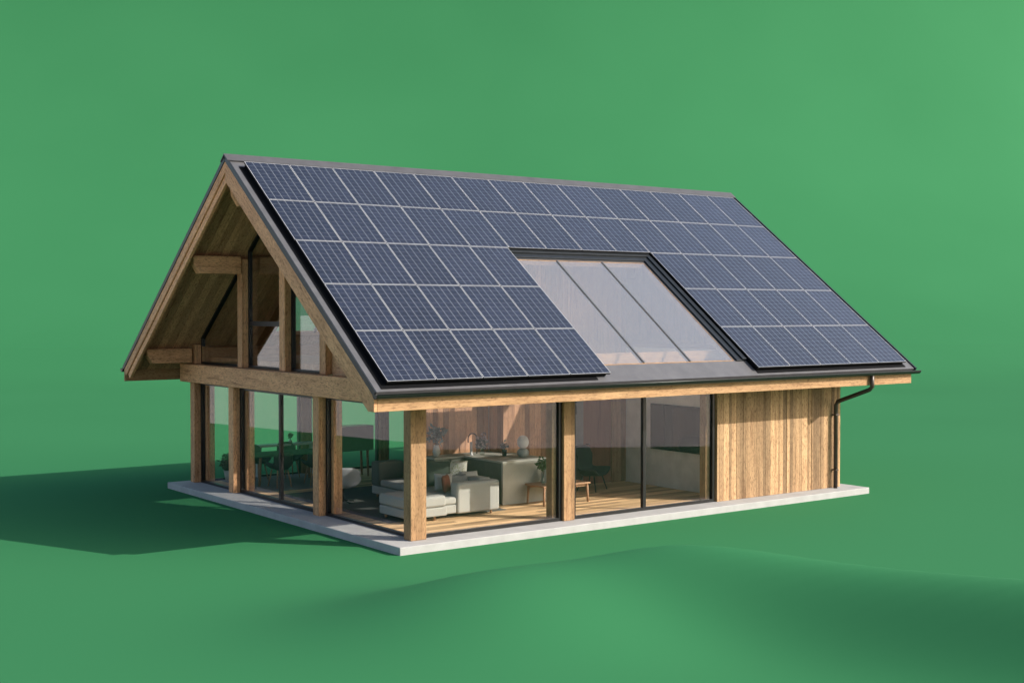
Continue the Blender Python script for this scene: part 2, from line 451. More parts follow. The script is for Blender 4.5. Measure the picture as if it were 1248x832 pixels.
# eaves: fascia, lower trim, gutter
for y0, sgn in ((EY, 1), (2 * RY - EY, -1)):
    def yb(a, b): return (min(y0 + sgn * a, y0 + sgn * b), max(y0 + sgn * a, y0 + sgn * b))
    a, b = yb(.035, .085)
    MB().box(RX0 + (.067 if sgn == 1 else .005), RX1 - .10, a, b, EZ - .345, EZ - .06).build('fascia_board', W[0], H, .005)
    # half round gutter
    cy, cz, rr = y0 + sgn * -.048, EZ - .045, .08
    pr = [(cy + rr * math.cos(t), cz - rr * abs(math.sin(t))) for t in [math.pi * i / 12 for i in range(13)]]
    pr2 = [(cy + (rr - .006) * math.cos(t), cz - (rr - .006) * abs(math.sin(t))) for t in [math.pi * i / 12 for i in range(12, -1, -1)]]
    m = MB(); m.prism(pr + pr2, RX0 - .03, RX1 + .06)
    m.tube([(RX0 - .03, cy - sgn * rr, cz), (RX1 + .06, cy - sgn * rr, cz)], .010, 8)
    for xe in (RX0 - .03, RX1 + .055): m.prism(pr, xe, xe + .005)
    m.build('gutter', GUT, H)
# downpipe
dp = MB().tube([(12.40, EY - .03, EZ - .08), (12.40, EY - .03, 2.44), (12.37, EY + .02, 2.37), (12.31, .36, 2.05), (12.30, .405, 1.97), (12.30, .405, .0)], .047, 14).build('downpipe', PIPE, H)
for z in (.42, 1.72): MB().box(12.245, 12.355, .35, .48, z, z + .03).build('pipe_bracket', PIPE, dp, .004)

# ---- skylight glazing set in the roof
def skylight(x0, x1, s0, s1, bars, mt):
    fr = MB()
    fr.box(x0 - .32, x0 - .20, s0 - .02, s1 + .30, .002, .075); fr.box(x1 + .20, x1 + .32, s0 - .02, s1 + .30, .002, .075)
    fr.box(x0 - .20, x1 + .20, s1 + .18, s1 + .30, .002, .075)
    fr.box(x0 - .20, x0 - .045, s0 - .02, s1 + .18, .002, .04); fr.box(x1 + .045, x1 + .20, s0 - .02, s1 + .18, .002, .04)
    fr.box(x0 - .045, x1 + .045, s1 + .05, s1 + .18, .002, .04)
    o = fr.build('skylight', FLASH, H, .006, mt)
    ed = MB()
    ed.box(x0 - .043, x0 + .012, s0, s1 + .05, -.13, .0); ed.box(x1 - .012, x1 + .043, s0, s1 + .05, -.13, .0)
    ed.box(x0 + .012, x1 - .012, s1 - .012, s1 + .05, -.13, .0); ed.box(x0 + .012, x1 - .012, s0 - .05, s0 + .03, -.13, -.002)
    ed.build('frame', W[0], o, .003)
    xs = [x0 + .012] + bars + [x1 - .012]
    for i in range(len(xs) - 1):
        MB().box(xs[i] + .004, xs[i + 1] - .004, s0 + .032, s1 - .014, -.012, -.004).build('pane', GLASS_R, o)
    for b in bars: MB().box(b - .021, b + .021, s0 + .03, s1 - .01, -.07, .012).build('glazing_bar', BAR, o, .003)
    return o
skylight(SKX0, SKX1, SKS0, SKS1, [5.73, 7.03], MF)
skylight(-11.9, -10.5, 2.9, 4.6, [-11.2], MBK)
skylight(-6.2, -2.6, 1.4, 4.1, [-5.0, -3.8], MBK)

# ---- solar array
XS = [-.56 + (4.49 + .56) * i / 5 for i in range(6)]
XR = [8.64 + (13.74 - 8.64) * i / 5 for i in range(6)]
XT = [-.575 + (13.74 + .575) * i / 14 for i in range(15)]
S0, NP = .113, .128
cells0 = frame0 = None
def panel(x, s, w):
    global cells0, frame0
    mt = MF @ Matrix.Translation((x + .010, s + .010, NP)) @ Matrix.Diagonal(((w - .020) / (PW - .020), 1, 1, 1))
    if cells0 is None:
        a, b = PW - .020, PL - .020
        cells0 = MB().box(.0075, a - .0075, .0075, b - .0075, -.03, -.002).build('solar_panel', SOLAR, H, mtx=mt)
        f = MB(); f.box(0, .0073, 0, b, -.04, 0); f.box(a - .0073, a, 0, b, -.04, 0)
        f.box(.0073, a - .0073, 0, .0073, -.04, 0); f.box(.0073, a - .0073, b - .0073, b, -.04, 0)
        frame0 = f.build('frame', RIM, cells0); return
    c = cells0.copy(); COL.objects.link(c); c.parent = H; c.matrix_local = mt
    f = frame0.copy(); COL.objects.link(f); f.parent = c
for r in range(5):
    if r < 3:
        for i in range(5): panel(XS[i], S0 + r * PL, XS[i + 1] - XS[i])
        for i in range(5): panel(XR[i], S0 + r * PL, XR[i + 1] - XR[i])
    else:
        for i in range(14): panel(XT[i], S0 + r * PL, XT[i + 1] - XT[i])
m = MB()
n0, n1 = .003, NP - .042
m.box(XS[0] + .03, XS[5] - .06, S0 + .05, S0 + 3 * PL + .04, .0125, n1)
m.box(XR[0] + .03, XR[5] - .04, S0 + .05, S0 + 3 * PL + .04, .0125, n1)
m.box(XT[0] + .03, XT[14] - .04, S0 + 3 * PL + .04, S0 + 5 * PL - .04, .0125, n1)
m.build('mounting_frame', TRAY, H, mtx=MF)
m = MB()
m.box(XS[0] - .10, XS[5] - .30, S0 - .05, S0 + 3 * PL - .02, n0, .012)
m.box(XS[0] - .10, XS[0] + .5, S0 + 3 * PL - .02, S0 + 3 * PL + .06, n0, .012)
m.box(XR[0] + .02, XR[5], S0 - .05, S0 + 3 * PL - .02, n0, .012)
m.box(XS[0] - .10, XT[14], S0 + 3 * PL + .06, S0 + 5 * PL - .03, n0, .012)
m.build('mounting_tray', TRAY, H, mtx=MF)

# ---- timber frame
def post(x0, x1, y0, y1, z0, z1, m=None): return MB().box(x0, x1, y0, y1, z0, z1).build('post', m or W[2], H, .012)
XG = .50                                # face of the gable posts
for y0, y1 in ((10.33, 10.58), (8.09, 8.35), (3.96, 4.22)): post(XG, XG + .24, y0, y1, 0, 2.45, G_[2])
post(XG - .01, XG + .33, .42, .67, 0, 2.90)
post(4.13, 4.41, .50, .66, 0, 2.92)
# rear row and inner posts
for x in (3.40, 5.72, 8.3, 10.5, 12.36): post(x, x + .26, 10.30, 10.56, 0, 2.9)
# tie beam across the gable, wall plates along both long sides
MB().box(.40, .70, .02, 10.98, 2.45, 2.89).build('tie_beam', G_[1], H, .015)
MB().box(.71, 12.6, .50, .74, 2.93, 3.32).build('wall_plate', W[0], H, .01)
MB().box(.71, 12.6, 10.30, 10.54, 2.91, 3.32).build('wall_plate', W[0], H, .01)
def zin(y): return ztop(y) - .115 / C     # underside of the roof
# upper gable posts
for y0, y1 in ((7.72, 7.97), (5.59, 5.85), (3.77, 4.03)):
    zt = min(zin(y0), zin(y1)) - .004
    post(XG + .06, XG + .28, y0, y1, 2.893, zt, G_[2])
post(XG + .08, XG + .28, 10.40, 10.62, 2.893, zin(10.62) - .004, G_[2])
# purlins carried out to the barge boards, with shaped ends
for yc, zc, hh in ((7.78, 5.235, .44), (10.62, 3.13, .42), (3.42, 5.20, .40), (RY + .12, 6.60, .46), (.62, 3.12, .0)):
    if not hh: continue
    x0, x1 = -.62, .53
    a, b = zc - hh / 2, zc + hh / 2
    poly = [(x0 + .16, a), (x1, a), (x1, b), (x0 + .05, b), (x0, b - .08), (x0 + .03, zc - .02)]
    zlim = zin(yc + (.12 if yc > RY else -.12))
    poly = [(x, min(z, zlim - .004)) for x, z in poly]
    MB().prism(poly, yc - .12, yc + .12, 'y').build('purlin', G_[0], H, .015)
# inner purlins under the ceiling, lengthwise
for yc in (3.42, 7.78):
    zt = zin(yc + (.1 if yc > RY else -.1)) - .006
    MB().box(.80, 12.5, yc - .1, yc + .1, zt - .34, zt).build('purlin', W[0], H, .01)
# rafters and collar beams inside
for mt, sg in ((MF, 1), (MBK, -1)):
    for x in (2.1, 9.4):
        MB().box(min(sg * x, sg * (x + .16)), max(sg * x, sg * (x + .16)), .9, SR - .3, -.34, -.118).build('rafter', W[1], H, .01, mt)

# ---- glazing
def window(name, corners, axis, pos, mull=(), fw=.055, dep=.09, rails=(), gmat=None):
    """corners: polygon in (h, z); axis 'x' -> a wall facing -X at x = pos, axis 'y' -> facing -Y"""
    n = len(corners)
    cen = (sum(p[0] for p in corners) / n, sum(p[1] for p in corners) / n)
    # inward offset polygon
    area = sum(corners[i][0] * corners[(i + 1) % n][1] - corners[(i + 1) % n][0] * corners[i][1] for i in range(n))
    P = corners if area > 0 else corners[::-1]
    inn = []
    for i in range(n):
        p0, p1, p2 = Vector(P[i - 1]), Vector(P[i]), Vector(P[(i + 1) % n])
        d1, d2 = (p1 - p0).normalized(), (p2 - p1).normalized()
        n1, n2 = Vector((-d1.y, d1.x)), Vector((-d2.y, d2.x))
        bb = (n1 + n2).normalized(); inn.append(p1 + bb * fw / max(.3, bb.dot(n1)))
    m = MB()
    for i in range(n):
        j = (i + 1) % n
        m.prism([tuple(P[i]), tuple(P[j]), tuple(inn[j]), tuple(inn[i])], pos, pos + dep, axis)
    hs = [p[0] for p in P]; zs = [p[1] for p in P]
    for h in mull: m2 = m.prism([(h - .04, min(zs) + fw), (h + .04, min(zs) + fw), (h + .04, max(zs) - fw), (h - .04, max(zs) - fw)], pos + .004, pos + dep - .004, axis)
    for h0, h1, z in rails: m.prism([(h0, z - .055), (h1, z - .055), (h1, z + .055), (h0, z + .055)], pos + .005, pos + dep - .005, axis)
    o = m.build(name, BLACK, H)
    edges = [min(hs)] + sorted(mull) + [max(hs)]
    for i in range(len(edges) - 1):
        if len(edges) == 2: poly = [tuple(p) for p in inn]
        else:
            a = edges[i] + (.04 if i else fw); b = edges[i + 1] - (.04 if i < len(edges) - 2 else fw)
            poly = [(a, min(zs) + fw), (b, min(zs) + fw), (b, max(zs) - fw), (a, max(zs) - fw)]
        MB().prism(poly, pos + dep / 2 - .005, pos + dep / 2 + .005, axis).build('pane', gmat or GLASS, o)
    return o
GX = .66                                # glazing plane of the gable
ZT = 2.445
window('window', [(8.36, .0), (10.32, .0), (10.32, ZT), (8.36, ZT)], 'x', GX)
sd = window('sliding_door', [(4.23, .0), (8.08, .0), (8.08, ZT), (4.23, ZT)], 'x', GX, (6.06,), .075)
MB().box(GX - .045, GX - .002, 7.93, 7.96, .95, 1.25).build('handle', FLASH, sd, .006)
window('window', [(.68, .0), (3.95, .0), (3.95, ZT), (.68, ZT)], 'x', GX)
window('window', [(.84, .0), (4.12, .0), (4.12, 2.9), (.84, 2.9)], 'y', .565, (), .065)
window('window', [(4.42, .0), (8.43, .0), (8.43, 2.9), (4.42, 2.9)], 'y', .565, (6.36,), .065)
# upper gable panes follow the roof
G = .01
def zg(y): return zin(y) - G
window('window', [(7.98, 2.895), (10.39, 2.895), (10.39, zg(10.39)), (7.98, zg(7.98))], 'x', GX + .05, (), .05, gmat=GLASS_G)
window('window', [(5.86, 2.895), (7.71, 2.895), (7.71, zg(7.71)), (5.86, zg(5.86))], 'x', GX + .05, (), .05, gmat=GLASS_G, rails=((5.9, 7.68, 3.90),))
window('window', [(4.04, 2.895), (5.58, 2.895), (5.58, zg(5.49)), (5.5, zg(5.5)), (4.04, zg(4.04))], 'x', GX + .05, (), .05, gmat=GLASS_G)
# lining timbers beside the frames, inside
for y in (3.80, 7.93, 10.17): MB().box(GX + .10, GX + .30, y - .0, y + .15, .03, 2.44).build('post', G_[2], H, .008)
MB().box(GX + .1, GX + .28, 4.24, 4.40, .03, 2.44).build('post', G_[2], H, .008)
MB().box(3.96, 4.12, .67, .86, .03, 2.92).build('post', W[2], H, .008)
MB().box(8.26, 8.42, .67, .86, .03, 2.92).build('post', W[2], H, .008)
MB().box(4.25, 6.56, 1.60, 3.28, 2.94, 3.05).box(.86, 3.41, 4.86, 10.28, 2.92, 3.06).build('loft_and_shade_slab', W[0], H)  # added slabs: one shapes the sun patch, the other blocks streaks on the ground
# closed triangle at the foot of the gable, boarded
MB().prism([(1.3, 2.7), (3.76, 2.7), (3.76, zin(3.76) - .01), (1.3, zin(1.3) - .01)], GX + .05, GX + .13).build('gable_boarding', W_SOFFIT, H)
# rear glazing
xr = [.76, 3.39, 5.71, 8.29]
window('window', [(.80, .0), (3.39, .0), (3.39, 2.9), (.80, 2.9)], 'y', 10.38)
window('window', [(3.67, .0), (5.71, .0), (5.71, 2.9), (3.67, 2.9)], 'y', 10.38)
window('window', [(5.99, .0), (8.29, .0), (8.29, 2.9), (5.99, 2.9)], 'y', 10.38)

# ---- boarded block at the right end
def boards_y(mb, x0, x1, z0, ztf, y0, d, wmin=.05, wmax=.13, gap=.0025):
    x = x0
    while x < x1 - .02:
        w = min(wmin + random.random() * (wmax - wmin), x1 - x)
        dd = random.choice((0, .003, .006, .010))
        mb.box(x, x + w - gap, y0 - dd, y0 + d, z0, ztf); x += w
    return mb
CW = boards_y(MB(), 8.46, 12.62, 0.004, 3.20, .52, .06).build('cladding_wall', W_CLAD, H)
MB().box(8.445, 12.62, .581, .75, .004, 2.92).build('wall_core', W[2], H)
MB().prism([(.76, .004), (10.29, .004), (10.29, 2.9), (10.29, zin(10.29) - .01), (RY, zin(RY) - .01), (.76, zin(.76) - .01)], 12.5, 12.62).build('end_wall', W_CLAD, H)
boards_y(MB(), 8.57, 12.35, .004, 2.9, 10.44, .06).build('cladding_wall', W_CLAD, H)
# concrete wall inside with the screen on it
XC = 9.08
MB().prism([(.80, .004), (10.28, .004), (10.28, 3.3), (.80, 3.3)], XC, XC + .2).build('concrete_wall', CONC, H)
MB().box(XC + .2, 12.5, .80, 10.28, 3.1, 3.3).build('loft_and_shade_slab', W[0], H)
# timber core wall with its step
def board_run(mb, x0, x1, y0, d, zf):
    x = x0
    while x < x1 - .02:
        w = min(.13 + random.random() * .05, x1 - x); mb.box(x, x + w - .006, y0, y0 + d, .024, zf); x += w
YW1, YW2, XW0, XW1 = 4.2, 4.76, 3.50, 5.34
mb = MB(); board_run(mb, XW1, 7.42, YW1, .08, zin(YW1) - .36); board_run(mb, 8.62, XC - .01, YW1, .08, zin(YW1) - .36)
board_run(mb, 7.42, 8.62, YW1, .08, 3.0) if False else None
y = YW1 + .085
while y < YW2 - .02:
    w = min(.15, YW2 - y); mb.box(XW1, XW1 + .08, y, y + w - .006, .024, zin(YW1) - .36); y += w
board_run(mb, XW0, XW1 - .005, YW2, .08, zin(YW2) - .32)
mb.box(7.42, 8.62, YW1 + .002, YW1 + .078, 2.55, zin(YW1) - .36)
y = YW2 + .085
while y < 4.9:
    mb.box(XW0, XW0 + .08, y, y + .144, .024, zin(7.4) - .4); y += .15
mb.build('timber_wall', W_INNER, H)
dr = MB().box(7.72, 8.60, YW1 + .02, YW1 + .065, .03, 2.54).build('door', W_DOOR, H, .004)
MB().tube([(7.80, YW1 - .035, 1.0), (7.88, YW1 - .035, 1.0)], .011, 8).tube([(7.80, YW1 + .018, 1.0), (7.80, YW1 - .035, 1.0)], .009, 8).build('handle', BLACK, dr)
MB().box(7.44, 7.70, YW1 - .012, YW1 + .06, .024, 2.54).build('door_jamb', plain('grey_paint', (.33, .31, .30), .6), H)

# ------------------------------------------------------------------ furniture
def cushion(name, mat, w, h, d, mtx, parent=None):
    """soft square pillow in its own frame: width x, thickness y, height z, base at origin"""
    n = 10; vv, ff = [], []
    for side in (1, -1):
        for i in range(n + 1):
            for k in range(n + 1):
                a, b = i / n * 2 - 1, k / n * 2 - 1
                t = max(0, (1 - a ** 4) * (1 - b ** 4)) ** .5
                pinch = 1 - .07 * (1 - abs(a) ** 2) * abs(b) ** 3
                pinch2 = 1 - .07 * (1 - abs(b) ** 2) * abs(a) ** 3
                vv.append((a * w / 2 * pinch2, side * (d / 2 * t + .004), h / 2 + b * h / 2 * pinch))
    N = (n + 1) ** 2
    for s in (0, 1):
        for i in range(n):
            for k in range(n):
                q = [s * N + i * (n + 1) + k, s * N + (i + 1) * (n + 1) + k, s * N + (i + 1) * (n + 1) + k + 1, s * N + i * (n + 1) + k + 1]
                ff.append(q if s == 0 else q[::-1])
    per = [(i, 0) for i in range(n)] + [(n, k) for k in range(n)] + [(i, n) for i in range(n, 0, -1)] + [(0, k) for k in range(n, 0, -1)]
    for q in range(len(per)):
        a = per[q][0] * (n + 1) + per[q][1]; e = per[(q + 1) % len(per)]; b = e[0] * (n + 1) + e[1]
        ff.append((a, b, b + N, a + N))
    m = MB(); m.add(vv, ff, True); return m.build(name, mat, parent, mtx=mtx)
def xf(x, y, z, rz=0, rx=0): return Matrix.Translation((x, y, z)) @ Matrix.Rotation(R(rz), 4, 'Z') @ Matrix.Rotation(R(rx), 4, 'X')

# rug, sofa
tag(MB().box(1.15, 4.0, 2.25, 7.1, .0225, .034).build('rug', F_RUG, None, .004), 'dark grey woven rug under the corner sofa', 'rug')
so = thing('corner_sofa', 'pale grey corner sofa with chaise behind the front corner post', 'sofa', (2.4, 3.4, .035))
def sp(name, mat, x0, x1, y0, y1, z0, z1, bev=.05):
    return MB().box(x0 - 2.4, x1 - 2.4, y0 - 3.4, y1 - 3.4, z0 - .035, z1 - .035).build(name, mat, so, bev, seg=4)
sp('base', F_SOFA, 1.32, 2.25, 1.86, 2.95, .12, .30, .03); sp('base', F_SOFA, 2.255, 2.555, 1.985, 2.30, .12, .30, .03); sp('base', F_SOFA, 2.255, 3.62, 2.305, 3.4, .12, .30, .03); sp('base', F_SOFA, 2.64, 3.62, 3.405, 5.5, .12, .30, .03)
sp('seat_cushion', F_SOFA, 2.23, 2.552, 1.97, 2.245, .302, .45, .05)
sp('seat_cushion', F_SOFA, 1.30, 2.22, 1.84, 2.95, .302, .53, .06); sp('seat_cushion', F_SOFA, 2.34, 3.28, 2.25, 3.7, .302, .48, .06); sp('seat_cushion', F_SOFA, 2.64, 3.28, 3.71, 5.15, .302, .46, .06)
sp('armrest', F_SOFA, 2.56, 3.62, 1.96, 2.235, .10, .725, .06)
sp('backrest', F_SOFA, 3.285, 3.62, 2.25, 5.5, .302, .74, .06); sp('backrest', F_SOFA_D, 2.62, 3.28, 5.16, 5.5, .302, .84, .05)
for x, y in ((3.45, 2.05), (2.02, 1.98), (1.42, 1.98), (1.42, 2.85), (3.5, 5.4), (2.74, 5.4)):
    MB().lathe([(.022, .0), (.03, .095)], x - 2.4, y - 3.4, 10).build('leg', W_FURN, so)
PG = 'pillows lying on the corner sofa'
def pillow(mat, w, h, d, mt, label):
    o = cushion('pillow', mat, w, h, d, mt); tag(o, label, 'pillow', PG)
pillow(F_GREEN, .60, .56, .16, xf(2.87, 3.15, .50, -28, -14), 'large dark green square pillow standing on the sofa')
pillow(F_PAT, .52, .52, .15, xf(3.22, 3.02, .52, -35, -12), 'cream pillow with small leaf pattern beside the dark green one')
pillow(F_PALE, .48, .50, .15, xf(2.72, 3.62, .49, -20, -12), 'pale blue grey pillow at the far left of the sofa')
pillow(F_CREAM, .38, .36, .13, xf(2.66, 2.62, .49, -30, -14), 'small cream pillow in front of the dark green one')
pillow(F_RUST, .34, .36, .12, xf(2.62, 2.42, .49, 40, -8), 'rust red pillow pressed against the armrest')
pillow(F_BLUE, .52, .34, .15, xf(3.02, 2.55, .49, 0, -28), 'flat grey pillow just behind the armrest')
pillow(F_CREAM, .42, .38, .14, xf(3.36, 2.62, .50, -12, -30), 'white pillow rising above the right end of the armrest')
# small striped pots on the chaise
t = thing('tray', 'round dark tray with pale ribbed cups on the chaise', 'tray', (2.0, 2.6, .532))
MB().lathe([(.17, 0), (.19, .02), (.185, .022), (.165, .006)], 0, 0).build('base', F_GREEN, t)
for i, (a, b) in enumerate(((-.06, -.03), (.05, -.06), (.03, .07))):
    c = thing('cup', ['tall pale ribbed cup at the left of the tray', 'pale ribbed cup at the right front of the tray', 'pale ribbed cup at the back of the tray'][i], 'cup', (2.0 + a, 2.6 + b, .541), 0, 'ribbed cups on the tray')
    MB().lathe([(.025, 0), (.038, .03), (.04, .10 + .02 * (i == 0)), (.032, .13 + .02 * (i == 0))], 0, 0, 14).build('body', WHITE, c)
    MB().lathe([(.0405, .045), (.0412, .06)], 0, 0, 14).build('stripe', F_CHAIR, c)

# kitchen island
IX0, IX1, IY0, IY1 = 4.31, 5.56, 2.81, 4.34
kt = thing('kitchen_island', 'long olive grey kitchen island in front of the timber wall', 'kitchen island', (4.9, 4.3, .022))
def kp(name, mat, x0, x1, y0, y1, z0, z1, b=.004): return MB().box(x0 - 4.9, x1 - 4.9, y0 - 4.3, y1 - 4.3, z0 - .022, z1 - .022).build(name, mat, kt, b)
kp('end_panel', ISLE, IX0, IX1, IY0, IY0 + .06, .022, .915)
yy = IY0 + .063
while yy < IY1 - .1:
    kp('cabinet_door', ISLE_D, IX0, IX0 + .03, yy, yy + .60, .09, .91, .003); yy += .605
kp('carcass', ISLE_D, IX0 + .032, IX1, IY0 + .062, 4.14, .03, .914)
kp('carcass', ISLE_D, IX0 + .032, 5.33, 4.141, 4.75, .03, .914)
kp('carcass', ISLE_D, 3.52, IX0 + .03, 4.30, 4.75, .03, .914)
for q in range(2): kp('cabinet_door', ISLE_D, 3.52 + .395 * q, 3.91 + .395 * q, 4.272, 4.298, .09, .91, .003)
wt = [(IX0 - .012, IY0 - .012), (IX1 + .012, IY0 - .012), (IX1 + .012, 4.145), (5.33, 4.145), (5.33, 4.755), (3.51, 4.755), (3.51, 4.26), (IX0 - .012, 4.26)]
MB().prism([(a - 4.9, b - 4.3) for a, b in wt], .916 - .022, .955 - .022, 'z').build('worktop', ISLE, kt, .005)
fa = MB().tube([(4.78, 4.45, .957), (4.78, 4.45, 1.30)] + [(4.78 - .12 + .12 * math.cos(a), 4.45, 1.30 + .12 * math.sin(a)) for a in [math.pi * i / 8 for i in range(1, 9)]] + [(4.54, 4.45, 1.22)], .014, 10).build('tap', BLACK)
tag(fa, 'black arched kitchen tap standing on the island', 'tap')
lp = thing('table_lamp', 'lamp of two stacked white egg shapes on the island', 'lamp', (5.16, 3.22, .957))
def egg(r, z0, h, n=14): return [(max(.004, r * math.sin(math.pi * i / n) ** .8 * (1 - .12 * (i / n - .5))), z0 + h * (1 - math.cos(math.pi * i / n)) / 2) for i in range(n + 1)]
MB().lathe(egg(.135, .0, .21), 0, 0).build('base', plain('grey_glaze', (.42, .43, .42), .4), lp); MB().lathe(egg(.13, .20, .285), 0, 0).build('lamp_shade', WHITE, lp)

def leaves(mb, n, cx, cy, cz, rad, size, flat=1.0, up=.2):
    for _ in range(n):
        d = Vector((random.gauss(0, 1), random.gauss(0, 1), random.gauss(0, 1) * flat)).normalized() * rad * random.random() ** .4
        p = Vector((cx, cy, cz)) + d
        a = Vector((random.gauss(0, 1), random.gauss(0, 1), random.gauss(up, .6))).normalized(); b = a.cross(Vector((random.random(), random.random(), .7))).normalized()
        L = size * (.6 + random.random() * .8); w = L * .34
        nn = a.cross(b) * L * .12
        mb.add([p, p + a * L * .5 + b * w + nn, p + a * L, p + a * L * .5 - b * w + nn], [(0, 1, 2, 3)])
def vase(name, label, loc, prof, mat, stems, leafmat_, n, rad, size, zc, cat='vase', stem_h=None):
    v = thing(name, label, cat, loc)
    MB().lathe(prof, 0, 0, 18).build('body', mat, v)
    zt = prof[-1][1]
    if stems:
        m = MB()
        for _ in range(stems):
            a = random.random() * 6.28; r = rad * .6
            m.tube([(0, 0, zt * .3), (.3 * r * math.cos(a), .3 * r * math.sin(a), (zt + zc) / 2), (r * math.cos(a), r * math.sin(a), zc + random.uniform(-.3, .3) * rad)], .004, 5)
        m.build('stem', LEAF_D, v)
    if n:
        m = MB(); leaves(m, n, 0, 0, zc, rad, size); m.build('foliage', leafmat_, v)
    return v
vase('flower_vase', 'dark glass vase of mixed flowers at the island edge', (4.72, 4.15, .957), [(.05, 0), (.06, .05), (.045, .2), (.055, .28)], VASE, 7, PETAL, 70, .16, .07, .33)
o = bpy.data.objects['flower_vase']; m = MB(); leaves(m, 90, .02, .03, .24, .13, .09); m.build('foliage', LEAF_D, o)
vase('candle_holder', 'tall pale glass holder beside the flowers on the island', (4.45, 4.20, .957), [(.045, 0), (.05, .02), (.028, .04), (.028, .30)], WHITE, 0, None, 0, 0, 0, 0, 'candle holder')
vase('plant_pot', 'small dark potted herb near the lamp on the island', (5.02, 3.72, .957), [(.045, 0), (.06, .13)], F_CHAIR, 6, LEAF_D, 80, .09, .06, .22, 'plant')
vase('plant_vase', 'vase of blue grey leaves at the far end of the island', (3.72, 4.5, .957), [(.06, 0), (.09, .1), (.05, .25)], WHITE, 6, LEAF_B, 120, .2, .12, .48)
# side table with vases
st = thing('side_table', 'low beech side table standing before the island', 'table', (5.5, 2.42, .022))
MB().box(-.64, .66, -.33, .33, .40, .435).build('tabletop', W_FURN, st, .006)
for x in (-.60, .62):
    for y in (-.29, .29):
        MB().tube([(x, y, 0), (x * .97, y * .96, .40)], .024, 10, .03).build('leg', W_FURN, st)
MB().box(-.56, .58, -.27, -.245, .345, .399).box(-.56, .58, .245, .27, .345, .399).build('apron', W_FURN, st)
vase('grey_vase', 'wide grey stone vase on the beech side table', (5.32, 2.56, .458), [(.13, 0), (.145, .02), (.13, .18), (.085, .36), (.06, .39)], ISLE, 0, None, 0, 0, 0, 0)
vase('bud_vase', 'slim glass vase of round green leaves on the side table', (5.06, 2.36, .458), [(.035, 0), (.04, .02), (.018, .12), (.018, .30), (.024, .31)], VASE, 8, LEAF, 150, .15, .075, .43)

# chairs
def shell_chair(name, label, loc, rz, mat, legmat, seat=.42, w=.62, swivel=False, back=.5, group=None):
    t = thing(name, label, 'chair', loc, rz, group)
    # shell: seat curving up into a wrapped back, swept as a thick surface
    nu, nv = 16, 12; th = .045; vv, ff = [], []
    def P(u, v, off):
        a = (u - .5) * 2                       # across
        x = a * w / 2 * (1 - .10 * v)
        if v < .45: yq = -.30 + v / .45 * .48; z = seat + .015 * math.cos(v * 5); ny, nz = 0, -1
        else:
            k = (v - .45) / .55; yq = .18 + .16 * math.sin(k * 1.2); z = seat + back * (k ** 1.15); ny, nz = .9, -.3
        z += .16 * abs(a) ** 3 * (1 if v < .75 else (1 - v) / .25 * 1.0) + .0
        yq -= .12 * abs(a) ** 2.5 * (1 if v > .45 else 0) * min(1, (v - .45) * 4 if v > .45 else 0)
        if v > .8: z -= .08 * abs(a) ** 4
        return (x + a * off * .6, yq + ny * off, z + nz * off)
    for off in (0, th):
        for i in range(nu + 1):
            for k in range(nv + 1): vv.append(P(i / nu, k / nv, off))
    N = (nu + 1) * (nv + 1)
    for s in (0, 1):
        for i in range(nu):
            for k in range(nv):
                q = [s * N + i * (nv + 1) + k, s * N + (i + 1) * (nv + 1) + k, s * N + (i + 1) * (nv + 1) + k + 1, s * N + i * (nv + 1) + k + 1]; ff.append(q)
    per = [(i, 0) for i in range(nu)] + [(nu, k) for k in range(nv)] + [(i, nv) for i in range(nu, 0, -1)] + [(0, k) for k in range(nv, 0, -1)]
    for q in range(len(per)):
        a = per[q][0] * (nv + 1) + per[q][1]; e = per[(q + 1) % len(per)]; b = e[0] * (nv + 1) + e[1]; ff.append((a, b, b + N, a + N))
    m = MB(); m.add(vv, ff, True); m.build('shell', mat, t, subsurf=1)
    if swivel:
        MB().lathe([(.03, .02), (.03, seat - .05)], 0, 0, 12).build('column', BLACK, t)
        m = MB()
        for k in range(4):
            a = k * math.pi / 2 + .6; m.tube([(0, 0, .06), (.28 * math.cos(a), .28 * math.sin(a), .012)], .014, 8)
        m.build('base', BLACK, t)
    else:
        for sx in (-1, 1):
            for sy in (-1, 1):
                MB().tube([(sx * w * .38, .0 + sy * .24, 0), (sx * w * .26, sy * .15, seat - .03)], .013, 8, .019).build('leg', legmat, t)
    return t
shell_chair('lounge_chair', 'charcoal lounge chair by the timber wall behind the right glazing', (7.35, 3.45, .022), R(25), F_CHAIR, BLACK, .38, .82, False, .66)
shell_chair('swivel_chair', 'white rounded swivel armchair on the grey rug', (1.72, 5.15, .034), R(150), F_PALE, BLACK, .36, .78, True, .44)
d0 = shell_chair('dining_chair', 'black dining chair at the near left of the dining table', (1.75, 8.25, .022), R(180), F_CHAIR, W_FURN, .45, .5, False, .42, 'chairs round the dining table')
dup(d0, (2.65, 8.2, .022), R(172), 'black dining chair at the near right of the dining table')
dup(d0, (1.85, 9.72, .022), R(5), 'black dining chair at the far left of the dining table')
dup(d0, (2.75, 9.75, .022), R(-6), 'black dining chair at the far right of the dining table')
dt = thing('dining_table', 'dark topped dining table with wooden legs inside the left glazing', 'table', (2.25, 8.98, .022))
MB().box(-1.0, 1.0, -.46, .46, .69, .725).build('tabletop', F_CHAIR, dt, .006)
for x in (-.85, .85):
    for y in (-.36, .36): MB().tube([(x, y, 0), (x * .95, y * .95, .69)], .03, 10, .036).build('leg', W_FURN, dt)
tag(MB().box(1.1, 3.35, 7.6, 10.2, .0225, .032).build('rug', fabric('pale_rug', (.42, .41, .38), 70, .3), None, .003), 'pale grey rug under the dining table', 'rug')
sb = thing('console', 'white console with thin top along the rear glazing', 'console', (2.9, 10.15, .022))
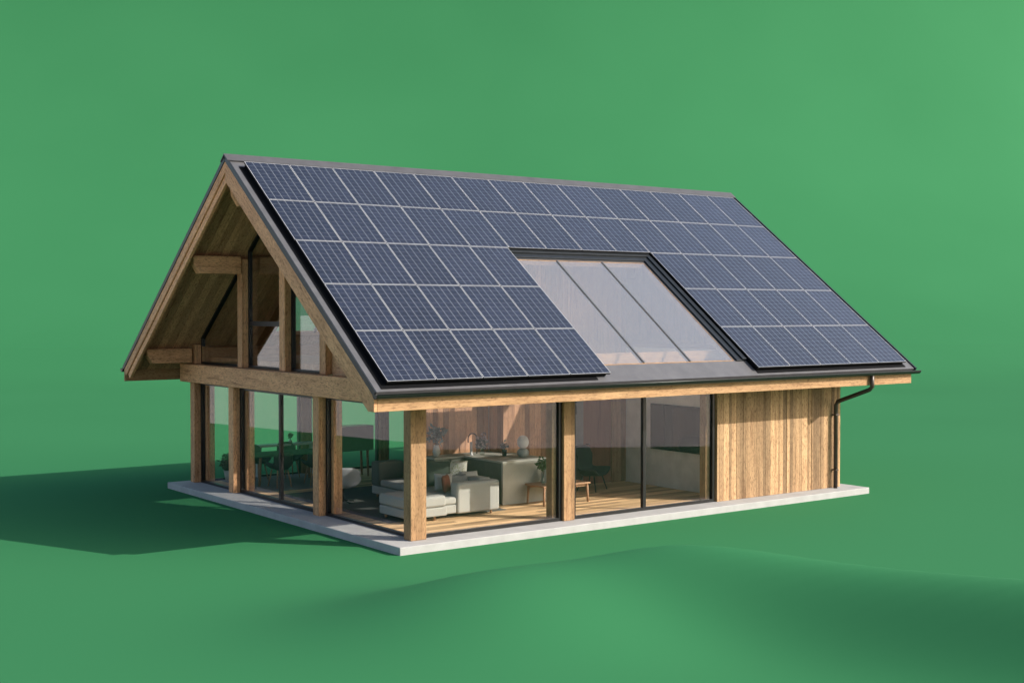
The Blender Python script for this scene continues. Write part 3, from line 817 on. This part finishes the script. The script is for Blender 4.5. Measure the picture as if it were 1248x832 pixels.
MB().box(-.85, .75, -.16, .16, .76, .81).build('tabletop', WHITE, sb, .004)
for x in (-.8, .7): MB().box(x - .02, x + .02, -.13, .13, 0, .76).build('leg', WHITE, sb, .003)
vase('dried_plant', 'small dry plant in a pot on the white console', (2.98, 10.14, .834), [(.04, 0), (.05, .07)], WHITE, 5, leafmat('leaf_dry', (.22, .2, .12)), 50, .07, .06, .18, 'plant')
ds = thing('sideboard', 'dark grey sideboard on wooden legs at the rear of the room', 'sideboard', (4.05, 8.95, .022))
MB().box(-.65, .55, -.22, .22, .66, 1.28).build('body', plain('slate_paint', (.10, .105, .105), .35), ds, .01)
for x in (-.55, .42):
    for y in (-.16, .16): MB().tube([(x, y, 0), (x * .95, y, .66)], .026, 10, .034).build('leg', W_FURN, ds)
# television and small wall speaker
tv = thing('television', 'large black flat television on the concrete wall', 'television', (XC, 2.45, 1.42))
MB().box(-.045, -.006, -.84, .84, -.52, .56).build('body', BLACK, tv, .006)
MB().box(-.050, -.0462, -.825, .825, -.505, .545).build('screen', SCREEN, tv)
wsx = thing('wall_speaker', 'small dark speaker high on the timber wall beside the door', 'speaker', (7.30, YW1, 1.9))
MB().box(-.1, .1, -.14, -.002, -.16, .16).build('body', BLACK, wsx, .01); MB().box(-.085, .085, -.146, -.1405, -.145, .145).build('grille', F_CHAIR, wsx)
# potted shrub on the slab behind the left corner
pp = thing('potted_shrub', 'bushy potted shrub on the slab inside the left corner', 'plant', (1.32, 10.05, .022))
MB().lathe([(.13, 0), (.18, .26), (.17, .262), (.15, .22)], 0, 0).build('pot', ISLE, pp)
m = MB(); leaves(m, 420, 0, 0, .45, .26, .10); m.build('foliage', leafmat('leaf_grey', (.17, .15, .10)), pp)

# ------------------------------------------------------------------ light, sky, camera
SUN_DIR = Vector((.88, -1.03, .79)).normalized()       # towards the sun
el = math.asin(SUN_DIR.z); az = math.atan2(SUN_DIR.x, SUN_DIR.y)   # clockwise from +Y
W_ = bpy.data.worlds.new('World'); S.world = W_; W_.use_nodes = True
nt = W_.node_tree; bg = nt.nodes['Background']
sky = nt.nodes.new('ShaderNodeTexSky'); sky.sky_type = 'NISHITA'; sky.sun_disc = False
sky.sun_elevation = el; sky.sun_rotation = az; sky.air_density = 1.0; sky.dust_density = 3.0; sky.ozone_density = 1.0; sky.altitude = 0
nt.links.new(sky.outputs[0], bg.inputs[0]); bg.inputs[1].default_value = .15
ld = bpy.data.lights.new('sun', 'SUN'); ld.energy = 4.3; ld.angle = R(.5); ld.color = (1, .955, .885)
lo = bpy.data.objects.new('sun', ld); COL.objects.link(lo); lo.rotation_euler = SUN_DIR.to_track_quat('Z', 'Y').to_euler(); lo.location = SUN_DIR * 60

cd = bpy.data.cameras.new('camera'); co = bpy.data.objects.new('camera', cd); COL.objects.link(co)
UPV = RT.cross(FW)
rot = Matrix((RT, UPV, -FW)).transposed().to_4x4()
co.matrix_world = Matrix.Translation(CAM) @ rot
cd.sensor_width = 36; cd.lens = 1567 / 1248 * 36; cd.clip_end = 2000; cd.clip_start = .1
S.camera = co
S.render.engine = 'CYCLES'
cy = S.cycles
cy.use_denoising = True
cy.max_bounces = 12; cy.diffuse_bounces = 8; cy.glossy_bounces = 5; cy.transparent_max_bounces = 24
cy.caustics_reflective = False
S.view_settings.view_transform = 'Standard'; S.view_settings.look = 'None'; S.view_settings.exposure = .66; S.view_settings.gamma = 1
